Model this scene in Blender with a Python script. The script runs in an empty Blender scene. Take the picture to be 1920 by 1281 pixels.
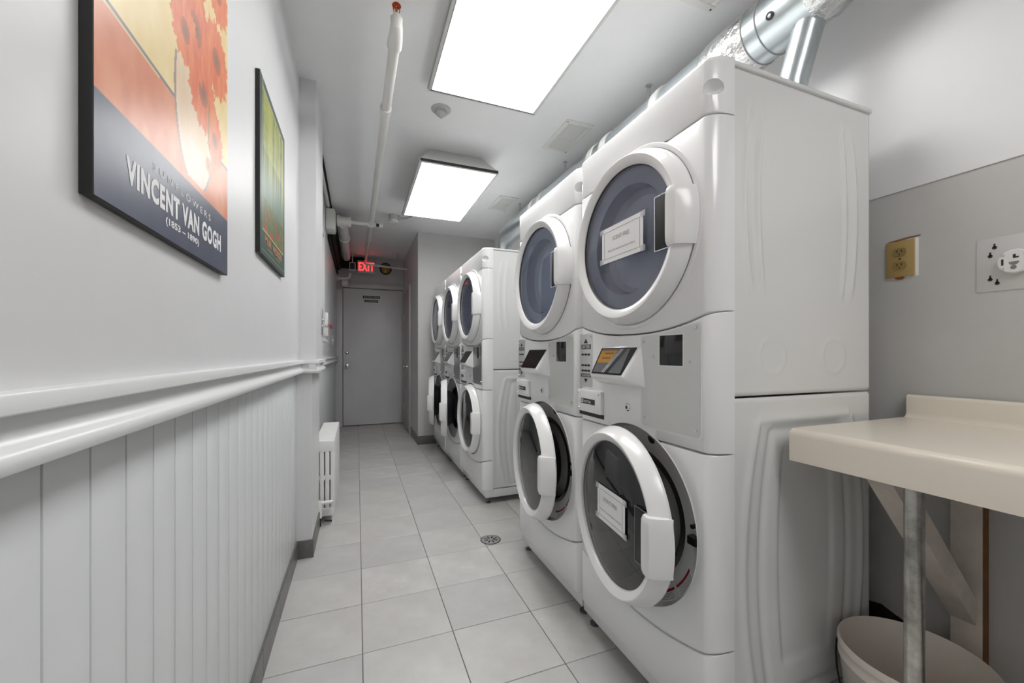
import bpy, bmesh, math, random
from mathutils import Vector, Matrix
random.seed(7)
PI = math.pi
S = bpy.context.scene
C = S.collection

# ------------------------------------------------------------------ camera, world, exposure
cam_d = bpy.data.cameras.new('camera'); cam = bpy.data.objects.new('camera', cam_d); C.objects.link(cam)
cam.location = (0, 0, 1.08)
cam.rotation_euler = (PI/2, 0, -math.atan(290/750))
cam_d.sensor_width = 36; cam_d.lens = 750/1920*36
cam_d.shift_y = (664-640.5)/1920
cam_d.clip_start = 0.02
S.camera = cam
w = bpy.data.worlds.new('world'); S.world = w; w.use_nodes = True
w.node_tree.nodes['Background'].inputs[0].default_value = (1, 1, 1, 1)
w.node_tree.nodes['Background'].inputs[1].default_value = 0.05
S.view_settings.view_transform = 'Standard'; S.view_settings.look = 'None'
S.view_settings.gamma = 1; S.view_settings.use_curve_mapping = False
S.view_settings.exposure = 0.63
LIGHT = 6.0          # strength of the fluorescent diffusers

# ------------------------------------------------------------------ materials
def mat(name, col, rough=.5, metal=0, bump=0, bscale=40, var=0, vscale=3, coat=0, emit=0, ecol=None, trans=0, spec=None, stretch=None):
    m = bpy.data.materials.new(name); m.use_nodes = True
    nt = m.node_tree; b = nt.nodes['Principled BSDF']
    b.inputs['Base Color'].default_value = (*col, 1)
    b.inputs['Roughness'].default_value = rough
    b.inputs['Metallic'].default_value = metal
    if coat: b.inputs['Coat Weight'].default_value = coat; b.inputs['Coat Roughness'].default_value = .06
    if spec is not None: b.inputs['Specular IOR Level'].default_value = spec
    if emit:
        b.inputs['Emission Color'].default_value = (*(ecol or col), 1); b.inputs['Emission Strength'].default_value = emit
    if trans: b.inputs['Transmission Weight'].default_value = trans
    if bump or var:
        tc = nt.nodes.new('ShaderNodeTexCoord')
        src = tc.outputs['Object']
        if stretch:
            mp = nt.nodes.new('ShaderNodeMapping'); mp.inputs['Scale'].default_value = stretch
            nt.links.new(src, mp.inputs[0]); src = mp.outputs[0]
    if bump:
        n = nt.nodes.new('ShaderNodeTexNoise'); n.inputs['Scale'].default_value = bscale; n.inputs['Detail'].default_value = 4
        bp = nt.nodes.new('ShaderNodeBump'); bp.inputs['Strength'].default_value = bump; bp.inputs['Distance'].default_value = .01
        nt.links.new(src, n.inputs['Vector']); nt.links.new(n.outputs[0], bp.inputs['Height']); nt.links.new(bp.outputs[0], b.inputs['Normal'])
    if var:
        n2 = nt.nodes.new('ShaderNodeTexNoise'); n2.inputs['Scale'].default_value = vscale; n2.inputs['Detail'].default_value = 6
        n2.inputs['Roughness'].default_value = .65
        r = nt.nodes.new('ShaderNodeValToRGB')
        r.color_ramp.elements[0].position = .3; r.color_ramp.elements[1].position = .7
        r.color_ramp.elements[0].color = (*[c*(1-var) for c in col], 1); r.color_ramp.elements[1].color = (*[min(1, c*(1+var*.5)) for c in col], 1)
        nt.links.new(src, n2.inputs['Vector']); nt.links.new(n2.outputs[0], r.inputs[0]); nt.links.new(r.outputs[0], b.inputs['Base Color'])
    return m

M = {}
M['wall'] = mat('white_wall_paint', (.72, .72, .73), .38, bump=.04, bscale=25, var=.03)
M['wall_low'] = mat('shaded_grey_wall_paint', (.57, .56, .545), .5, bump=.08, bscale=18, var=.06)  # grey paint, with the lower wall's shade mixed into the colour
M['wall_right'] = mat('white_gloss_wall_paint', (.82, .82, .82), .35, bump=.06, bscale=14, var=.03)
M['ceil'] = mat('ceiling_paint', (.88, .885, .89), .55, bump=.05, bscale=12, var=.03)
M['wall_end'] = mat('end_wall_paint', (.66, .64, .645), .6, bump=.05, bscale=12, var=.06)
M['board'] = mat('white_board_paint', (.73, .75, .76), .35, bump=.03, bscale=30, var=.03, vscale=2)
M['rail'] = mat('white_rail_paint', (.76, .77, .77), .3, bump=.03, bscale=20)
M['tile'] = mat('pale_grey_ceramic', (.56, .55, .53), .3, bump=.02, bscale=8, var=.13, vscale=5)
M['grout'] = mat('grey_grout', (.17, .167, .16), .8, bump=.2, bscale=200)
M['base'] = mat('dark_grey_tile', (.15, .148, .14), .35, var=.25, vscale=14)
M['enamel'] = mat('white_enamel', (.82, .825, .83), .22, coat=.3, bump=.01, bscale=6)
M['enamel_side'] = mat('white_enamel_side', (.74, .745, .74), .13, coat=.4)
M['plastic'] = mat('white_plastic', (.83, .83, .83), .25, coat=.2)
M['gasket'] = mat('black_rubber', (.006, .006, .007), .35)
M['well'] = mat('silver_plastic', (.72, .72, .73), .35)
M['drum'] = mat('drum_steel', (.18, .19, .2), .3, metal=.8)
M['bowl'] = mat('smoked_plastic_bowl', (.74, .77, .86), .15)
M['washglass'] = mat('dark_door_glass', (.010, .0105, .012), .02, spec=.6)
M['display'] = mat('black_display', (.012, .012, .014), .12)
M['black'] = mat('black_paint', (.01, .01, .01), .5)
M['steel'] = mat('brushed_steel', (.62, .62, .62), .32, metal=1, bump=.02, bscale=60, stretch=(1, 1, 12))
M['plate'] = mat('brushed_service_plate', (.66, .66, .64), .36, metal=.5)
M['plate_dark'] = mat('stainless_service_plate', (.40, .40, .40), .30, metal=.9)
M['chrome'] = mat('chrome', (.7, .7, .7), .12, metal=1)
M['galv'] = mat('galvanised_steel', (.58, .63, .65), .31, metal=1, bump=.03, bscale=20, var=.08, vscale=12, stretch=(3, .4, 3))
M['foil'] = mat('crumpled_foil_tape', (.66, .66, .66), .25, metal=1, bump=1.0, bscale=38)
M['counter'] = mat('cream_laminate', (.84, .77, .66), .25, coat=.2)
M['wood_paint'] = mat('dirty_cream_paint', (.74, .67, .59), .5, bump=.15, bscale=30, var=.18, vscale=9)
M['wood_raw'] = mat('raw_brown_wood', (.23, .09, .025), .6, bump=.1, bscale=60, var=.3, vscale=20)
M['post'] = mat('worn_steel_post', (.56, .54, .50), .24, metal=1, var=.5, vscale=18, bump=.05, bscale=60)
M['pail'] = mat('white_pail_plastic', (.80, .73, .66), .35)
M['brass'] = mat('tan_bakelite', (.42, .29, .11), .35)
M['brass_dark'] = mat('tan_bakelite_dark', (.30, .20, .07), .4)
M['pipe'] = mat('white_pipe_paint', (.74, .73, .70), .35, bump=.08, bscale=25, var=.05)
M['copper'] = mat('red_bronze', (.60, .09, .03), .25, metal=.6)
M['bronze'] = mat('dull_brass', (.30, .19, .05), .3, metal=.8)
M['door'] = mat('grey_door_paint', (.72, .715, .73), .38, bump=.03, bscale=8, var=.06)
M['door_frame'] = mat('grey_frame_paint', (.64, .63, .64), .4)
M['door_side'] = mat('mauve_grey_paint', (.50, .46, .46), .45)
M['heater'] = mat('radiator_enamel', (.80, .80, .79), .3, bump=.05, bscale=30)
M['dark_pipe'] = mat('black_iron_and_shade', (.006, .006, .006), .7)  # real iron parts, and the painted shadow of the far ceiling corner
M['lens'] = mat('acrylic_diffuser', (1, 1, 1), .4, emit=LIGHT, ecol=(1, .995, .985))
M['fixture'] = mat('fixture_white', (.62, .62, .61), .4)
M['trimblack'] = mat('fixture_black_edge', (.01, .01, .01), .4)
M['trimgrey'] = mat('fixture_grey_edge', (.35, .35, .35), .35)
M['trimgrey2'] = mat('detector_grey', (.50, .50, .49), .35)
M['grille'] = mat('register_white', (.82, .82, .80), .4)
M['grille_dark'] = mat('register_dark', (.04, .04, .035), .8)
M['paper'] = mat('paper', (.82, .82, .83), .6)
M['ink'] = mat('ink', (.03, .03, .035), .6)
M['inkgrey'] = mat('ink_grey', (.22, .22, .23), .6)
M['white_ink'] = mat('white_ink', (.85, .85, .86), .5)
M['red_ink'] = mat('red_ink', (.35, .01, .012), .4)
M['orange_ink'] = mat('orange_ink', (.75, .25, .08), .4)
M['exit'] = mat('exit_red', (.9, .03, .03), .4, emit=2.2, ecol=(1, .03, .03))
M['rust'] = mat('torn_wallpaper_rust', (.32, .09, .03), .8)
M['hole'] = mat('broken_plaster_dark', (.008, .008, .006), .9, bump=1, bscale=60)
M['red_plastic'] = mat('red_plastic', (.5, .02, .03), .35)
M['sill'] = mat('sash_grey', (.42, .42, .41), .35)
M['rcpt'] = mat('white_bakelite', (.78, .78, .76), .4)

def glass_mat(name, tint, gl=.04, ior=1.5):
    m = bpy.data.materials.new(name); m.use_nodes = True; nt = m.node_tree
    for n in list(nt.nodes): nt.nodes.remove(n)
    o = nt.nodes.new('ShaderNodeOutputMaterial'); mx = nt.nodes.new('ShaderNodeMixShader')
    t = nt.nodes.new('ShaderNodeBsdfTransparent'); t.inputs[0].default_value = (*tint, 1)
    g = nt.nodes.new('ShaderNodeBsdfGlossy'); g.inputs['Roughness'].default_value = gl
    f = nt.nodes.new('ShaderNodeFresnel'); f.inputs[0].default_value = ior
    nt.links.new(f.outputs[0], mx.inputs[0]); nt.links.new(t.outputs[0], mx.inputs[1]); nt.links.new(g.outputs[0], mx.inputs[2])
    nt.links.new(mx.outputs[0], o.inputs[0]); return m
M['dryglass'] = glass_mat('smoked_blue_glass', (.74, .77, .84), .03)
M['pane'] = glass_mat('window_glass', (.55, .56, .56), .02)
M['tape'] = mat('clear_tape', (.75, .77, .80), .3)
M['tape'].node_tree.nodes['Principled BSDF'].inputs['Alpha'].default_value = .3

def attr_mat(name, rough=.3, coat=0):
    m = bpy.data.materials.new(name); m.use_nodes = True; nt = m.node_tree; b = nt.nodes['Principled BSDF']
    a = nt.nodes.new('ShaderNodeVertexColor'); a.layer_name = 'Col'
    nt.links.new(a.outputs[0], b.inputs['Base Color']); b.inputs['Roughness'].default_value = rough
    if coat: b.inputs['Coat Weight'].default_value = coat; b.inputs['Coat Roughness'].default_value = .22
    return m
M['print'] = attr_mat('poster_print', .36, .15)
M['screenprint'] = attr_mat('screen_print', .2, .2)

# ------------------------------------------------------------------ mesh helpers
class MB:
    def __init__(s): s.v = []; s.f = []
    def add(s, vs, fs):
        n = len(s.v); s.v += [tuple(v) for v in vs]; s.f += [tuple(i+n for i in f) for f in fs]; return s
    def box(s, x0, x1, y0, y1, z0, z1, bev=0, seg=2):
        if x1 < x0: x0, x1 = x1, x0
        if y1 < y0: y0, y1 = y1, y0
        if z1 < z0: z0, z1 = z1, z0
        bm = bmesh.new(); bmesh.ops.create_cube(bm, size=1)
        for v in bm.verts:
            v.co = Vector((x0 if v.co.x < 0 else x1, y0 if v.co.y < 0 else y1, z0 if v.co.z < 0 else z1))
        if bev:
            bmesh.ops.bevel(bm, geom=list(bm.edges), offset=bev, segments=seg, profile=.5, affect='EDGES')
        s.bm(bm); return s
    def bm(s, bm):
        bm.verts.index_update(); s.add([v.co[:] for v in bm.verts], [[v.index for v in f.verts] for f in bm.faces]); bm.free(); return s
    def lathe(s, prof, o=(0, 0, 0), ax=(0, 0, 1), seg=32, a0=0, a1=2*PI, cap0=False, cap1=False):
        """prof: list of (r, h) along the axis"""
        ax = Vector(ax).normalized(); u = ax.orthogonal().normalized()
        if abs(ax.x) > .9: u = Vector((0, 0, 1))
        if abs(ax.z) > .9: u = Vector((1, 0, 0))
        if abs(ax.y) > .9: u = Vector((1, 0, 0))
        u = (u - ax*u.dot(ax)).normalized()
        w_ = ax.cross(u); o = Vector(o); full = abs(a1-a0-2*PI) < 1e-6
        n = seg if full else seg+1; vs = []; fs = []
        for r, h in prof:
            for i in range(n):
                a = a0+(a1-a0)*i/seg; vs.append(o+ax*h+(u*math.cos(a)+w_*math.sin(a))*r)
        for j in range(len(prof)-1):
            for i in range(seg):
                k = (i+1) % n if full else i+1
                fs.append((j*n+i, j*n+k, (j+1)*n+k, (j+1)*n+i))
        if cap0: fs.append(tuple(reversed(range(n))))
        if cap1: fs.append(tuple((len(prof)-1)*n+i for i in range(n)))
        s.add(vs, fs); return s
    def cyl(s, p0, p1, r, seg=20, r2=None):
        p0 = Vector(p0); p1 = Vector(p1); d = p1-p0
        return s.lathe([(r, 0), (r if r2 is None else r2, d.length)], p0, d, seg, cap0=True, cap1=True)
    def tube(s, pts, r, seg=14, caps=True):
        pts = [Vector(p) for p in pts]; vs = []; fs = []; n = len(pts); up = None
        for i, p in enumerate(pts):
            t = (pts[min(i+1, n-1)]-pts[max(i-1, 0)]).normalized()
            if up is None: up = t.orthogonal().normalized()
            up = (up - t*up.dot(t)).normalized(); sd = t.cross(up)
            rr = r[i] if isinstance(r, (list, tuple)) else r
            for k in range(seg):
                a = 2*PI*k/seg; vs.append(p+(up*math.cos(a)+sd*math.sin(a))*rr)
        for i in range(n-1):
            for k in range(seg):
                k2 = (k+1) % seg; fs.append((i*seg+k, i*seg+k2, (i+1)*seg+k2, (i+1)*seg+k))
        if caps: fs.append(tuple(reversed(range(seg)))); fs.append(tuple((n-1)*seg+k for k in range(seg)))
        s.add(vs, fs); return s
    def prism(s, poly, a, b, plane='xz'):
        """extrude a 2D polygon between a and b along the missing axis"""
        n = len(poly)
        def P(p, t):
            return {'xz': (p[0], t, p[1]), 'xy': (p[0], p[1], t), 'yz': (t, p[0], p[1])}[plane]
        vs = [P(p, a) for p in poly]+[P(p, b) for p in poly]
        fs = [tuple(range(n)), tuple(reversed(range(n, 2*n)))]+[(i, i+n, (i+1) % n+n, (i+1) % n) for i in range(n)]
        s.add(vs, fs); return s
    def mesh(s, name, m, smooth=True, ang=35):
        me = bpy.data.meshes.new(name); me.from_pydata(s.v, [], s.f); me.update()
        bm = bmesh.new(); bm.from_mesh(me); bmesh.ops.recalc_face_normals(bm, faces=bm.faces); bm.to_mesh(me); bm.free()
        if m: me.materials.append(m)
        if smooth:
            me.polygons.foreach_set('use_smooth', [True]*len(me.polygons)); me.set_sharp_from_angle(angle=math.radians(ang))
        return me
    def obj(s, name, m, parent=None, loc=None, label=None, smooth=True, ang=35, kind=None):
        o = bpy.data.objects.new(name, s.mesh(name, m, smooth, ang)); C.objects.link(o)
        if parent: o.parent = parent
        if loc: o.location = loc
        if label: o['label'] = label
        if kind: o['kind'] = kind
        return o

def thing(name, label, cat, loc=(0, 0, 0), group=None):
    o = bpy.data.objects.new(name, None); C.objects.link(o); o.empty_display_size = .05
    o.location = loc; o['label'] = label; o['category'] = cat
    if group: o['group'] = group
    return o
def tag(o, label, cat, group=None):
    o['label'] = label; o['category'] = cat
    if group: o['group'] = group
    return o
def struct(name, mb, m, label, parent=None, **k):
    o = mb.obj(name, m, parent, **k)
    if not parent: o['kind'] = 'structure'; o['label'] = label
    return o
def shift(mb, d):
    mb.v = [(v[0]+d[0], v[1]+d[1], v[2]+d[2]) for v in mb.v]; return mb
def cut(o, cutters):
    """boolean difference, baked into the mesh"""
    for cb in cutters:
        co = cb.obj('cutter', None, smooth=False)
        md = o.modifiers.new('b', 'BOOLEAN'); md.operation = 'DIFFERENCE'; md.object = co; md.solver = 'EXACT'
        dg = bpy.context.evaluated_depsgraph_get(); me = bpy.data.meshes.new_from_object(o.evaluated_get(dg))
        o.modifiers.clear(); o.data = me
        bpy.data.objects.remove(co)
        me.polygons.foreach_set('use_smooth', [True]*len(me.polygons)); me.set_sharp_from_angle(angle=math.radians(35))
def copy_tree(o, parent=None):
    c = o.copy(); C.objects.link(c); c.parent = parent
    for ch in list(o.children): copy_tree(ch, c)
    return c
FONT = None
def text(name, body, m, parent, origin, ux, uy, height, width=None, depth=.0006, loc=True, font_w=1, spacing=1, bold=0, obj_name='lettering'):
    """flat lettering: origin = lower left, ux/uy = directions"""
    cu = bpy.data.curves.new('t', 'FONT'); cu.body = body; cu.size = 1; cu.resolution_u = 3; cu.space_character = spacing
    if bold: cu.offset = bold
    to = bpy.data.objects.new('t', cu); C.objects.link(to)
    dg = bpy.context.evaluated_depsgraph_get(); dg.update(); me = bpy.data.meshes.new_from_object(to.evaluated_get(dg))
    bpy.data.objects.remove(to); bpy.data.curves.remove(cu)
    xs = [v.co.x for v in me.vertices]; ys = [v.co.y for v in me.vertices]
    x0, x1, y0, y1 = min(xs), max(xs), min(ys), max(ys)
    sy = height/(y1-y0); sx = (width/(x1-x0)) if width else sy
    O = Vector(origin); U = Vector(ux).normalized(); V = Vector(uy).normalized()
    for v in me.vertices: v.co = O+U*((v.co.x-x0)*sx)+V*((v.co.y-y0)*sy)
    me.materials.clear(); me.materials.append(m); me.name = name
    if parent is None or obj_name is None: return me
    o = bpy.data.objects.new(obj_name, me); C.objects.link(o); o.parent = parent
    return o
def paint(name, O, U, V, nu, nv, fn, m, parent):
    O = Vector(O); U = Vector(U); V = Vector(V)
    vs = [O+U*(i/nu)+V*(j/nv) for j in range(nv+1) for i in range(nu+1)]
    fs = [(j*(nu+1)+i, j*(nu+1)+i+1, (j+1)*(nu+1)+i+1, (j+1)*(nu+1)+i) for j in range(nv) for i in range(nu)]
    me = bpy.data.meshes.new(name); me.from_pydata(vs, [], fs); me.materials.append(m)
    ca = me.color_attributes.new('Col', 'FLOAT_COLOR', 'POINT')
    flat = []
    for j in range(nv+1):
        for i in range(nu+1): flat += [*fn(i/nu, j/nv), 1]
    ca.data.foreach_set('color', flat)
    o = bpy.data.objects.new(name, me); C.objects.link(o); o.parent = parent
    return o

# ------------------------------------------------------------------ room shell
XL, XLU, XR, XRU, CZ = -.30, -.285, 1.63, 1.626, 2.54
Y0, Y1 = -2.6, 6.5
floor = struct('floor', MB().box(XL-.1, XR+.1, Y0-.1, Y1+.1, -.1, -.004), M['grout'], 'floor bed with grey grout joints under pale grey square tiles')
ceiling = struct('ceiling', MB().box(XL-.1, XR+.1, Y0-.1, Y1+.1, CZ, CZ+.1), M['ceil'], 'white painted ceiling of the laundry room')
tmesh = MB().box(0, .3272, 0, .302, -.006, 0, bev=.0012, seg=1).mesh('tile', M['tile'])
tm2 = MB().box(0, .3272, 0, .302, -.006, 0, bev=.0012, seg=1).mesh('tile', mat('pale_grey_ceramic_b', (.59, .58, .56), .3, bump=.02, bscale=8, var=.16, vscale=6))
tm3 = MB().box(0, .3272, 0, .302, -.006, 0, bev=.0012, seg=1).mesh('tile', mat('pale_grey_ceramic_c', (.53, .52, .51), .32, bump=.02, bscale=8, var=.14, vscale=4))
for r in range(-8, 17):
    for c_ in range(-1, 5):
        x = .018+.33*c_; y = 1.539+.3048*r
        if x > .66 and y > 4.85 or y < -1.0: continue
        o = bpy.data.objects.new('tile', random.choice([tmesh, tm2, tm3, tmesh])); C.objects.link(o); o.parent = floor
        o.location = (x+.001, y+.001, random.uniform(-.0003, .0003))
struct('wall_left', MB().box(XL-.1, XL-.009, Y0, Y1, 0, 1.0).box(XL-.1, XLU, Y0, Y1, 1.0, CZ), M['wall'], 'long white painted wall on the left with posters')
wall_left = bpy.data.objects['wall_left']
wr = struct('wall_right', MB().box(XR, XR+.1, Y0, 4.85, 0, 1.603), M['wall_low'], 'right wall, lower part grey with shade painted in, upper part white, behind machines and counter')
MB().box(XRU, XR+.1, Y0, 4.85, 1.603, CZ).obj('upper_wall_face', M['wall_right'], wr, label='whiter, slightly proud upper part of the wall')
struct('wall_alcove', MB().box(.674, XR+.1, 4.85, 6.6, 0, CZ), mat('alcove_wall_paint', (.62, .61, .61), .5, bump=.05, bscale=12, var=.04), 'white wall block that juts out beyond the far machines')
struct('wall_end', MB().box(XL-.1, .674, Y1, Y1+.1, 0, CZ), M['wall_end'], 'grey end wall around the electrical room door')
struct('wall_front', MB().box(XL-.1, XR+.1, Y0-.1, Y0, 0, CZ), M['wall'], 'white wall behind the camera')

# wainscot planks on the left wall
pm = MB().box(XL-.009, XL, 0, .0765, .095, .982, bev=.0014, seg=2).mesh('plank', M['board'])
y = .554
ys = [.5555+.08*k for k in range(-21, 23)]
for yy in ys:
    if yy+.08 > 2.37: continue
    o = bpy.data.objects.new('plank', pm); C.objects.link(o); o.parent = wall_left; o.location = (0, yy, 0)
k = 0
while 2.80+.08*k < 6.42:
    o = bpy.data.objects.new('plank', pm); C.objects.link(o); o.parent = wall_left; o.location = (0, 2.802+.08*k, 0); k += 1
# last plank before the pilaster is narrow
MB().box(XL-.009, XL, 2.318, 2.369, .095, .978, bev=.002).obj('plank', M['board'], wall_left)
# pilaster
struct('wall_pilaster', MB().box(XL-.05, -.225, 2.37, 2.80, 0, 1.0).box(XL-.05, -.205, 2.37, 2.80, 1.0, CZ), M['wall'], 'white pilaster on the left wall before the window')
# chair rail
rail = [(-.31, .979), (-.268, .9795), (-.262, .982), (-.2595, .988), (-.2605, .995), (-.264, .9995), (-.269, 1.003), (-.2735, 1.009), (-.2755, 1.018), (-.275, 1.0285), (-.263, 1.0295), (-.2615, 1.031), (-.2615, 1.045), (-.263, 1.0475), (-.31, 1.049)]
rail_ = [(-.31, .974), (-.272, .974), (-.266, .979), (-.265, .986), (-.268, .992), (-.276, .996), (-.281, 1.004), (-.282, 1.014), (-.278, 1.022), (-.270, 1.026), (-.263, 1.027), (-.2615, 1.030), (-.2615, 1.042), (-.265, 1.047), (-.283, 1.049), (-.31, 1.049)]
struct('trim_1', MB().prism(rail, Y0, 2.37).prism(rail, 2.80, 6.44), M['rail'], 'white moulded chair rail along the left wall above the boards')
def offs(d): return [(p[0]+d, p[1]) for p in rail]
r2 = MB().prism(offs(.0725), 2.3335, 2.818).prism([(2.37-(p[0]+.30), p[1]) for p in rail], -.3, -.1905, 'yz')
struct('trim_2', r2, M['rail'], 'white moulded chair rail wrapping around the pilaster')
# two filled knots bleeding through the paint of the rail
MB().lathe([(.0045, 0), (.003, .0004), (0.0001, .0005)], (-.2815, .585, 1.0105), (1, 0, 0), 12, cap0=True).obj('paint_stain', mat('knot_stain', (.60, .46, .36), .5), bpy.data.objects['trim_1'], label='brownish knot stain')
# baseboards
bm_ = MB().box(XL-.004, -.2915, 0, .3015, 0, .095, bev=.001, seg=1).mesh('tile', M['base'])
bb = struct('baseboard_left', MB().box(XL-.006, -.296, Y0, 2.365, 0, .094), M['grout'], 'dark grey tile baseboard along the left wall')
for k in range(-5, 6):
    o = bpy.data.objects.new('tile', bm_); C.objects.link(o); o.parent = bb; o.location = (0, .629+.3048*k-.0, 0)
bb2 = struct('baseboard_pilaster', MB().box(XL, -.2175, 2.3625, 2.37, 0, .095, bev=.001).box(-.225, -.2175, 2.37, 2.80, 0, .095, bev=.001), M['base'], 'dark grey tile baseboard around the pilaster')
struct('baseboard_far', MB().box(XL-.004, -.2915, 2.80, 6.44, 0, .095, bev=.001), M['base'], 'dark grey baseboard behind the radiator')
struct('baseboard_alcove', MB().box(.674, XR, 4.842, 4.85, 0, .10, bev=.001).box(.666, .674, 4.842, 5.50, 0, .10, bev=.001).box(.666, .674, 6.26, 6.5, 0, .10, bev=.001), M['base'], 'grey tile baseboard around the jutting wall by the far machines')
struct('baseboard_right', MB().box(XR-.008, XR, Y0, 4.84, 0, .10, bev=.001), M['base'], 'dark tile baseboard along the right wall')

# ------------------------------------------------------------------ ceiling light fixtures
def fixture(x0, x1, y0, y1, z, label, taper=True, inset=.1):
    t = thing('ceiling_light', label, 'ceiling light', ((x0+x1)/2, (y0+y1)/2, CZ), 'fluorescent ceiling lights')
    cx, cy = (x0+x1)/2, (y0+y1)/2; hx, hy = (x1-x0)/2, (y1-y0)/2; dz = z-CZ
    m = MB(); i = inset if taper else .0
    top = [(-hx+i, -hy+i, 0), (hx-i, -hy+i, 0), (hx-i, hy-i, 0), (-hx+i, hy-i, 0)]
    b = .01
    bot = [(-hx+b, -hy+b, dz+.03), (hx-b, -hy+b, dz+.03), (hx-b, hy-b, dz+.03), (-hx+b, hy-b, dz+.03)]
    m.add(top+bot, [(0, 1, 2, 3), (4, 7, 6, 5), (0, 4, 5, 1), (1, 5, 6, 2), (2, 6, 7, 3), (3, 7, 4, 0)])
    m.obj('housing', M['fixture'], t, smooth=False)
    f = MB(); q = .016
    f.box(-hx, hx, -hy, -hy+q, dz, dz+.03, .002).box(-hx, hx, hy-q, hy, dz, dz+.03, .002).box(-hx, -hx+q, -hy+q, hy-q, dz, dz+.03, .002).box(hx-q, hx, -hy+q, hy-q, dz, dz+.03, .002)
    f.obj('frame', M['fixture'], t)
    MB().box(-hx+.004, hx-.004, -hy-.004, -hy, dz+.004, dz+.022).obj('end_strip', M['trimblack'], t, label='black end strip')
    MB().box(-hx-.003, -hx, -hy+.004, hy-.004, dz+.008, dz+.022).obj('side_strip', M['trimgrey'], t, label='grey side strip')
    MB().box(-hx+q, hx-q, -hy+q, hy-q, dz+.002, dz+.008).obj('diffuser', M['lens'], t, smooth=False)
    g = .004  # thin dark lines where lens and frame meet
    if not taper:
        MB().box(-hx+q-g, hx-q+g, hy-q-.002, hy-q+g, dz-.002, dz+.003).obj('lens_edge_line', M['trimblack'], t, label='black line along the lens end')
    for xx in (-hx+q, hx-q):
        MB().box(xx-.0018, xx+.0018, -hy+q, hy-q-.002, dz-.002, dz+.003).obj('lens_edge_line', M['trimgrey'], t, label='grey line along the lens side')
    return t
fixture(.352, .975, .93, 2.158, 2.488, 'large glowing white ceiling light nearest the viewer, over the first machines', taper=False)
fixture(.395, .962, 2.76, 3.90, 2.392, 'glowing white ceiling light on a tapered white box, farther down the room')
fixture(.352, .975, -1.50, -.28, 2.488, 'added white ceiling light, unseen behind the viewer, brightening the nearest machines and counter', taper=False)  # unseen extra lamp, added to brighten the near machines and counter

# ------------------------------------------------------------------ ceiling registers
def register(x0, x1, y0, y1, label, fine):
    t = thing('air_grille', label, 'vent', ((x0+x1)/2, (y0+y1)/2, CZ), 'ceiling air grilles')
    hx, hy = (x1-x0)/2, (y1-y0)/2; b = .032; z0 = -.009
    MB().box(-hx, hx, -hy, -hy+b, z0, 0, .003).box(-hx, hx, hy-b, hy, z0, 0, .003).box(-hx, -hx+b, -hy+b, hy-b, z0, 0, .003).box(hx-b, hx, -hy+b, hy-b, z0, 0, .003).obj('frame', M['grille'], t)
    MB().box(-hx+b, hx-b, -.006, .006, z0-.001, 0, .002).obj('crossbar', M['grille'], t)
    MB().box(-hx+b, hx-b, -hy+b, hy-b, -.0015, -.0005).obj('backing', M['grille_dark'], t)
    n = 13; s_ = MB()
    for k in range(n):
        xx = -hx+b+(2*hx-2*b)*(k+.5)/n
        s_.add([(xx-.0035, -hy+b, -.002), (xx+.001, -hy+b, -.0085), (xx+.001, hy-b, -.0085), (xx-.0035, hy-b, -.002), (xx-.0022, -hy+b, -.002), (xx+.0022, -hy+b, -.0085), (xx+.0022, hy-b, -.0085), (xx-.0022, hy-b, -.002)],
               [(0, 1, 2, 3), (4, 7, 6, 5), (1, 5, 6, 2), (0, 3, 7, 4)])
    s_.obj('louvers', M['grille'], t, kind='stuff')
    for sy in (-1, 1):
        MB().lathe([(.0045, 0), (.003, -.002), (.0001, -.0025)], (sy*(hx-.012), sy*(hy-.014), z0), (0, 0, 1), 10).obj('screw', M['black'], t)
register(1.215, 1.41, 2.19, 2.56, 'white louvred air grille between the two ceiling lights', 1)
register(1.22, 1.41, 3.465, 3.83, 'farthest white louvred air grille, beside the tapered ceiling light', 1)
register(1.215, 1.40, .93, 1.285, 'white louvred air grille cut off by the top edge of the photo', 1)

# ------------------------------------------------------------------ smoke detector
t = thing('smoke_detector', 'round white heat detector with a stepped cone on the ceiling', 'detector', (.466, 2.378, CZ))
MB().lathe([(.058, 0), (.058, -.004), (.052, -.009), (.03, -.013)], seg=36, cap0=True, cap1=True).obj('base', M['trimgrey2'], t)
MB().lathe([(.034, -.010), (.034, -.024), (.028, -.034), (.012, -.046), (.008, -.052), (.0001, -.053)], seg=32).obj('cone', M['trimgrey2'], t)
MB().lathe([(.0345, -.020), (.0355, -.022), (.0345, -.024)], seg=32).obj('groove_ring', M['trimgrey'], t, label='dark ring')

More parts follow.
